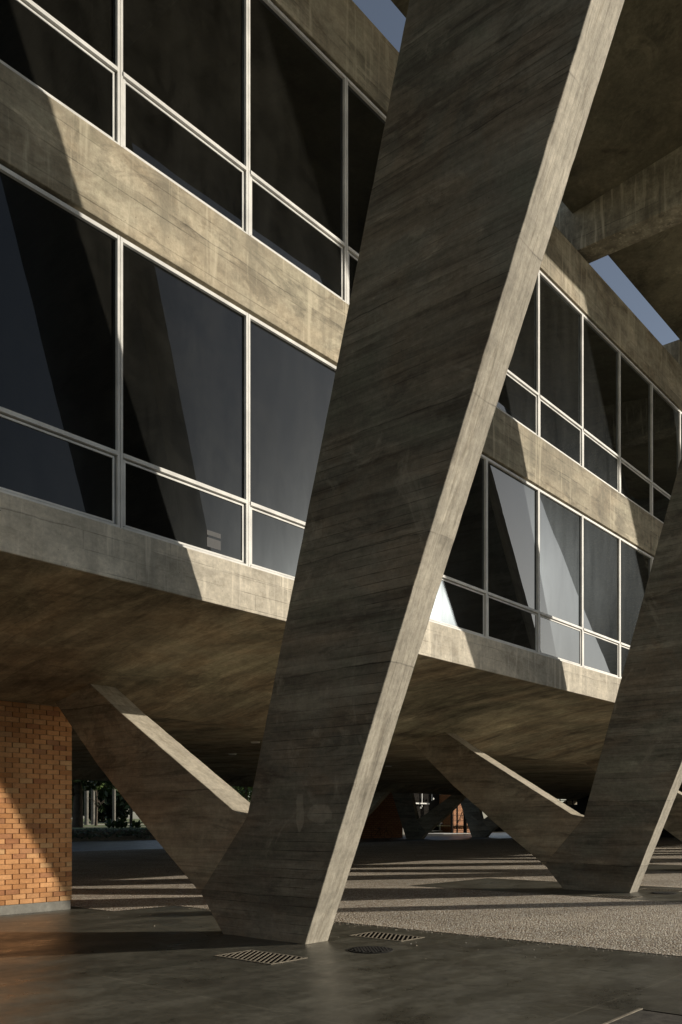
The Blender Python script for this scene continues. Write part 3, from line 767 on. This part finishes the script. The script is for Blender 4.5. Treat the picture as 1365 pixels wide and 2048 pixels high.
# dark wall, bicycle, glazed pavilion and sunlit brick beyond the far piers
def onplane(px, y):
    t = (px-682.5)/1747.1; s, c = math.sin(YAW), math.cos(YAW); return (y*(c+s*t)/(s-c*t), y)
def pz(py, p):
    d = math.cos(YAW)*p[0] + math.sin(YAW)*p[1]; return 1.53 - (py-1640.7)*d/1747.1
xa, ya = onplane(640, 45.5); xb, yb = onplane(806, 45.5)
def wallbox(bm, a, b, th, z0, z1):
    a = Vector((*a, 0)); b = Vector((*b, 0)); dr = (b-a).normalized(); nrm = Vector((-dr.y, dr.x, 0))*th
    lo = [a, b, b+nrm, a+nrm]; V0 = [bm.verts.new((p.x, p.y, z0)) for p in lo]; V1 = [bm.verts.new((p.x, p.y, z1)) for p in lo]
    bm.faces.new(V0[::-1]); bm.faces.new(V1)
    for i in range(4): bm.faces.new((V0[i], V0[(i+1) % 4], V1[(i+1) % 4], V1[i]))
    bmesh.ops.recalc_face_normals(bm, faces=bm.faces)
bm = bmesh.new(); wallbox(bm, (xa, ya), (xb, yb), .5, 0, 9)
tag(obj('brick_wall', bm, M['brick_far']), 'dark brick wall in shade behind the far piers, left of the white bars', 'wall')
def bicycle(px, d):
    x, y = campt(px, d); o = empty('bicycle', (x, y, 0), 'dark bicycle leaning by the shaded brick wall', 'bicycle'); org = (x, y, 0)
    dr = Vector((math.sin(YAW), -math.cos(YAW), 0)); P0 = Vector((x, y, 0))
    def at(u, z): return P0 + dr*u + Vector((0, 0, z))
    for u in (-.52, .52):
        bm = bmesh.new(); n = 24
        for k in range(n):
            a, b = 2*math.pi*k/n, 2*math.pi*(k+1)/n
            tube(bm, at(u+.33*math.cos(a), .34+.33*math.sin(a)), at(u+.33*math.cos(b), .34+.33*math.sin(b)), .018, None, 6, False)
        for k in range(8):
            a = 2*math.pi*k/8; tube(bm, at(u, .34), at(u+.32*math.cos(a), .34+.32*math.sin(a)), .003, None, 4, False)
        obj('wheel', bm, M['rubber'], o, org)
    bm = bmesh.new()
    for p, q in (((-.52,.34),(-.08,.32)),((-.08,.32),(-.2,.85)),((-.2,.8),(.36,.82)),((-.08,.32),(.38,.74)),((-.52,.34),(-.19,.78)),((.52,.34),(.35,.95))): tube(bm, at(*p), at(*q), .016, None, 8)
    obj('frame', bm, M['metal_dark'], o, org)
    bm = bmesh.new(); tube(bm, at(-.34, .88), at(-.08, .9), .05, .03, 8); obj('saddle', bm, M['rubber'], o, org)
    bm = bmesh.new(); h = at(.35, .98); tube(bm, h + Vector((dr.y, -dr.x, 0))*.25, h - Vector((dr.y, -dr.x, 0))*.25, .014, None, 8); obj('handlebar', bm, M['metal_dark'], o, org)
bicycle(764, 70)
# glazed pavilion with white bars
YP = 59.7
o = empty('glass_pavilion', (*onplane(860, YP), 0), 'dark glazed pavilion front with white bars, seen between the far piers', 'building'); org = tuple(o.location)
bm = bmesh.new(); wallbox(bm, onplane(796, YP), onplane(908, YP), 4, 0, 8); obj('wall', bm, M['metal_dark'], o, org)
def wbar(name, pa, pb, z0p, z1p, yy, th=.1):
    bm = bmesh.new(); A = onplane(pa, yy); Bq = onplane(pb, yy); wallbox(bm, A, Bq, th, max(.01, pz(z0p, A)), pz(z1p, A)); obj(name, bm, M['frame'], o, org)
for pxl, w, z0, z1 in ((845, 1.0, 1614, 1580), (865, .8, 1602, 1580), (881, 2.0, 1663, 1636), (864, .8, 1663, 1650), (882, 2.0, 1590, 1578)):
    wbar('post', pxl-w/2, pxl+w/2, z0, z1, YP-.2)
for pa, pb, py, hh in ((830, 860, 1607, 1.4), (869, 894, 1647, 1.5), (862, 893, 1662.5, .7), (868, 903, 1580.5, 1.4)):
    wbar('rail', pa, pb, py+hh, py-hh, YP-.45, .15)
for px, py in ((843, 1616), (868, 1598), (892, 1629), (889, 1635), (892, 1642)):
    A = onplane(px, YP-.6); bm = bmesh.new(); z = pz(py, A); tube(bm, (A[0], YP-.6, z), (A[0], YP-.45, z), .12, .16, 10); obj('lamp', bm, M['frame'], o, org)
bm = bmesh.new(); a, b = onplane(850, 56.0), onplane(915, 56.0); box(bm, a[0], b[0], 53.5, 58.5, .01, .03)
tag(obj('step', bm, M['frame']), 'pale sunlit step in front of the glazed pavilion', 'step')
# sunlit brick block with a dark lattice gate before it
bm = bmesh.new(); wallbox(bm, onplane(903, 58), onplane(952, 58), 4, 0, 8.5)
tag(obj('brick_house', bm, M['brick_far']), 'sunlit orange brick building between the two far piers', 'building')
YG = 56.5
o = empty('lattice_gate', (*onplane(925, YG), 0), 'dark metal lattice gate in front of the sunlit brick', 'gate'); org = tuple(o.location)
for pxl, w in ((904, .12), (915, .10), (931, .22), (946, .08)):
    bm = bmesh.new(); x, y = onplane(pxl, YG); tube(bm, (x, y, 0), (x, y, 5.4), w, w, 8); obj('post', bm, M['metal_dark'], o, org)
bm = bmesh.new()
for k in range(9):
    z = .3 + k*.6; a = onplane(904, YG); b = onplane(946, YG); tube(bm, (*a, z), (*b, z), .022, None, 4, False)
for k in range(5):
    a = onplane(904+k*5.4, YG); b = onplane(931, YG); tube(bm, (*a, 0.1+k*.4), (*b, 2.6+k*.5), .022, None, 4, False)
obj('lattice', bm, M['metal_dark'], o, org)
# end wall under the far end of the block, with a barred opening
o = empty('added_dark_wall', (77, 30, 0), 'added black wall giving the deep shade under the far end of the block, with a small barred opening', 'wall'); org = (77, 30, 0)
bm = bmesh.new()
for y0, y1, z0, z1 in ((14, 36.7, 0, 3.9), (36.7, 39.0, 0, 3.0), (39.0, 40.2, 0, 3.9), (36.7, 39.0, 3.75, 3.9), (8.5, 14, 0, 3.44)): box(bm, 77, 77.4, y0+.001, y1-.001, z0, z1)
obj('wall', bm, M['dark'], o, org)
bm = bmesh.new()
for y in (37.2, 37.8, 38.5): box(bm, 77.1, 77.16, y-.05, y+.05, 3.0, 3.75)
box(bm, 77.08, 77.14, 36.7, 39.0, 3.38, 3.44)
obj('bars', bm, M['metal_dark'], o, org)
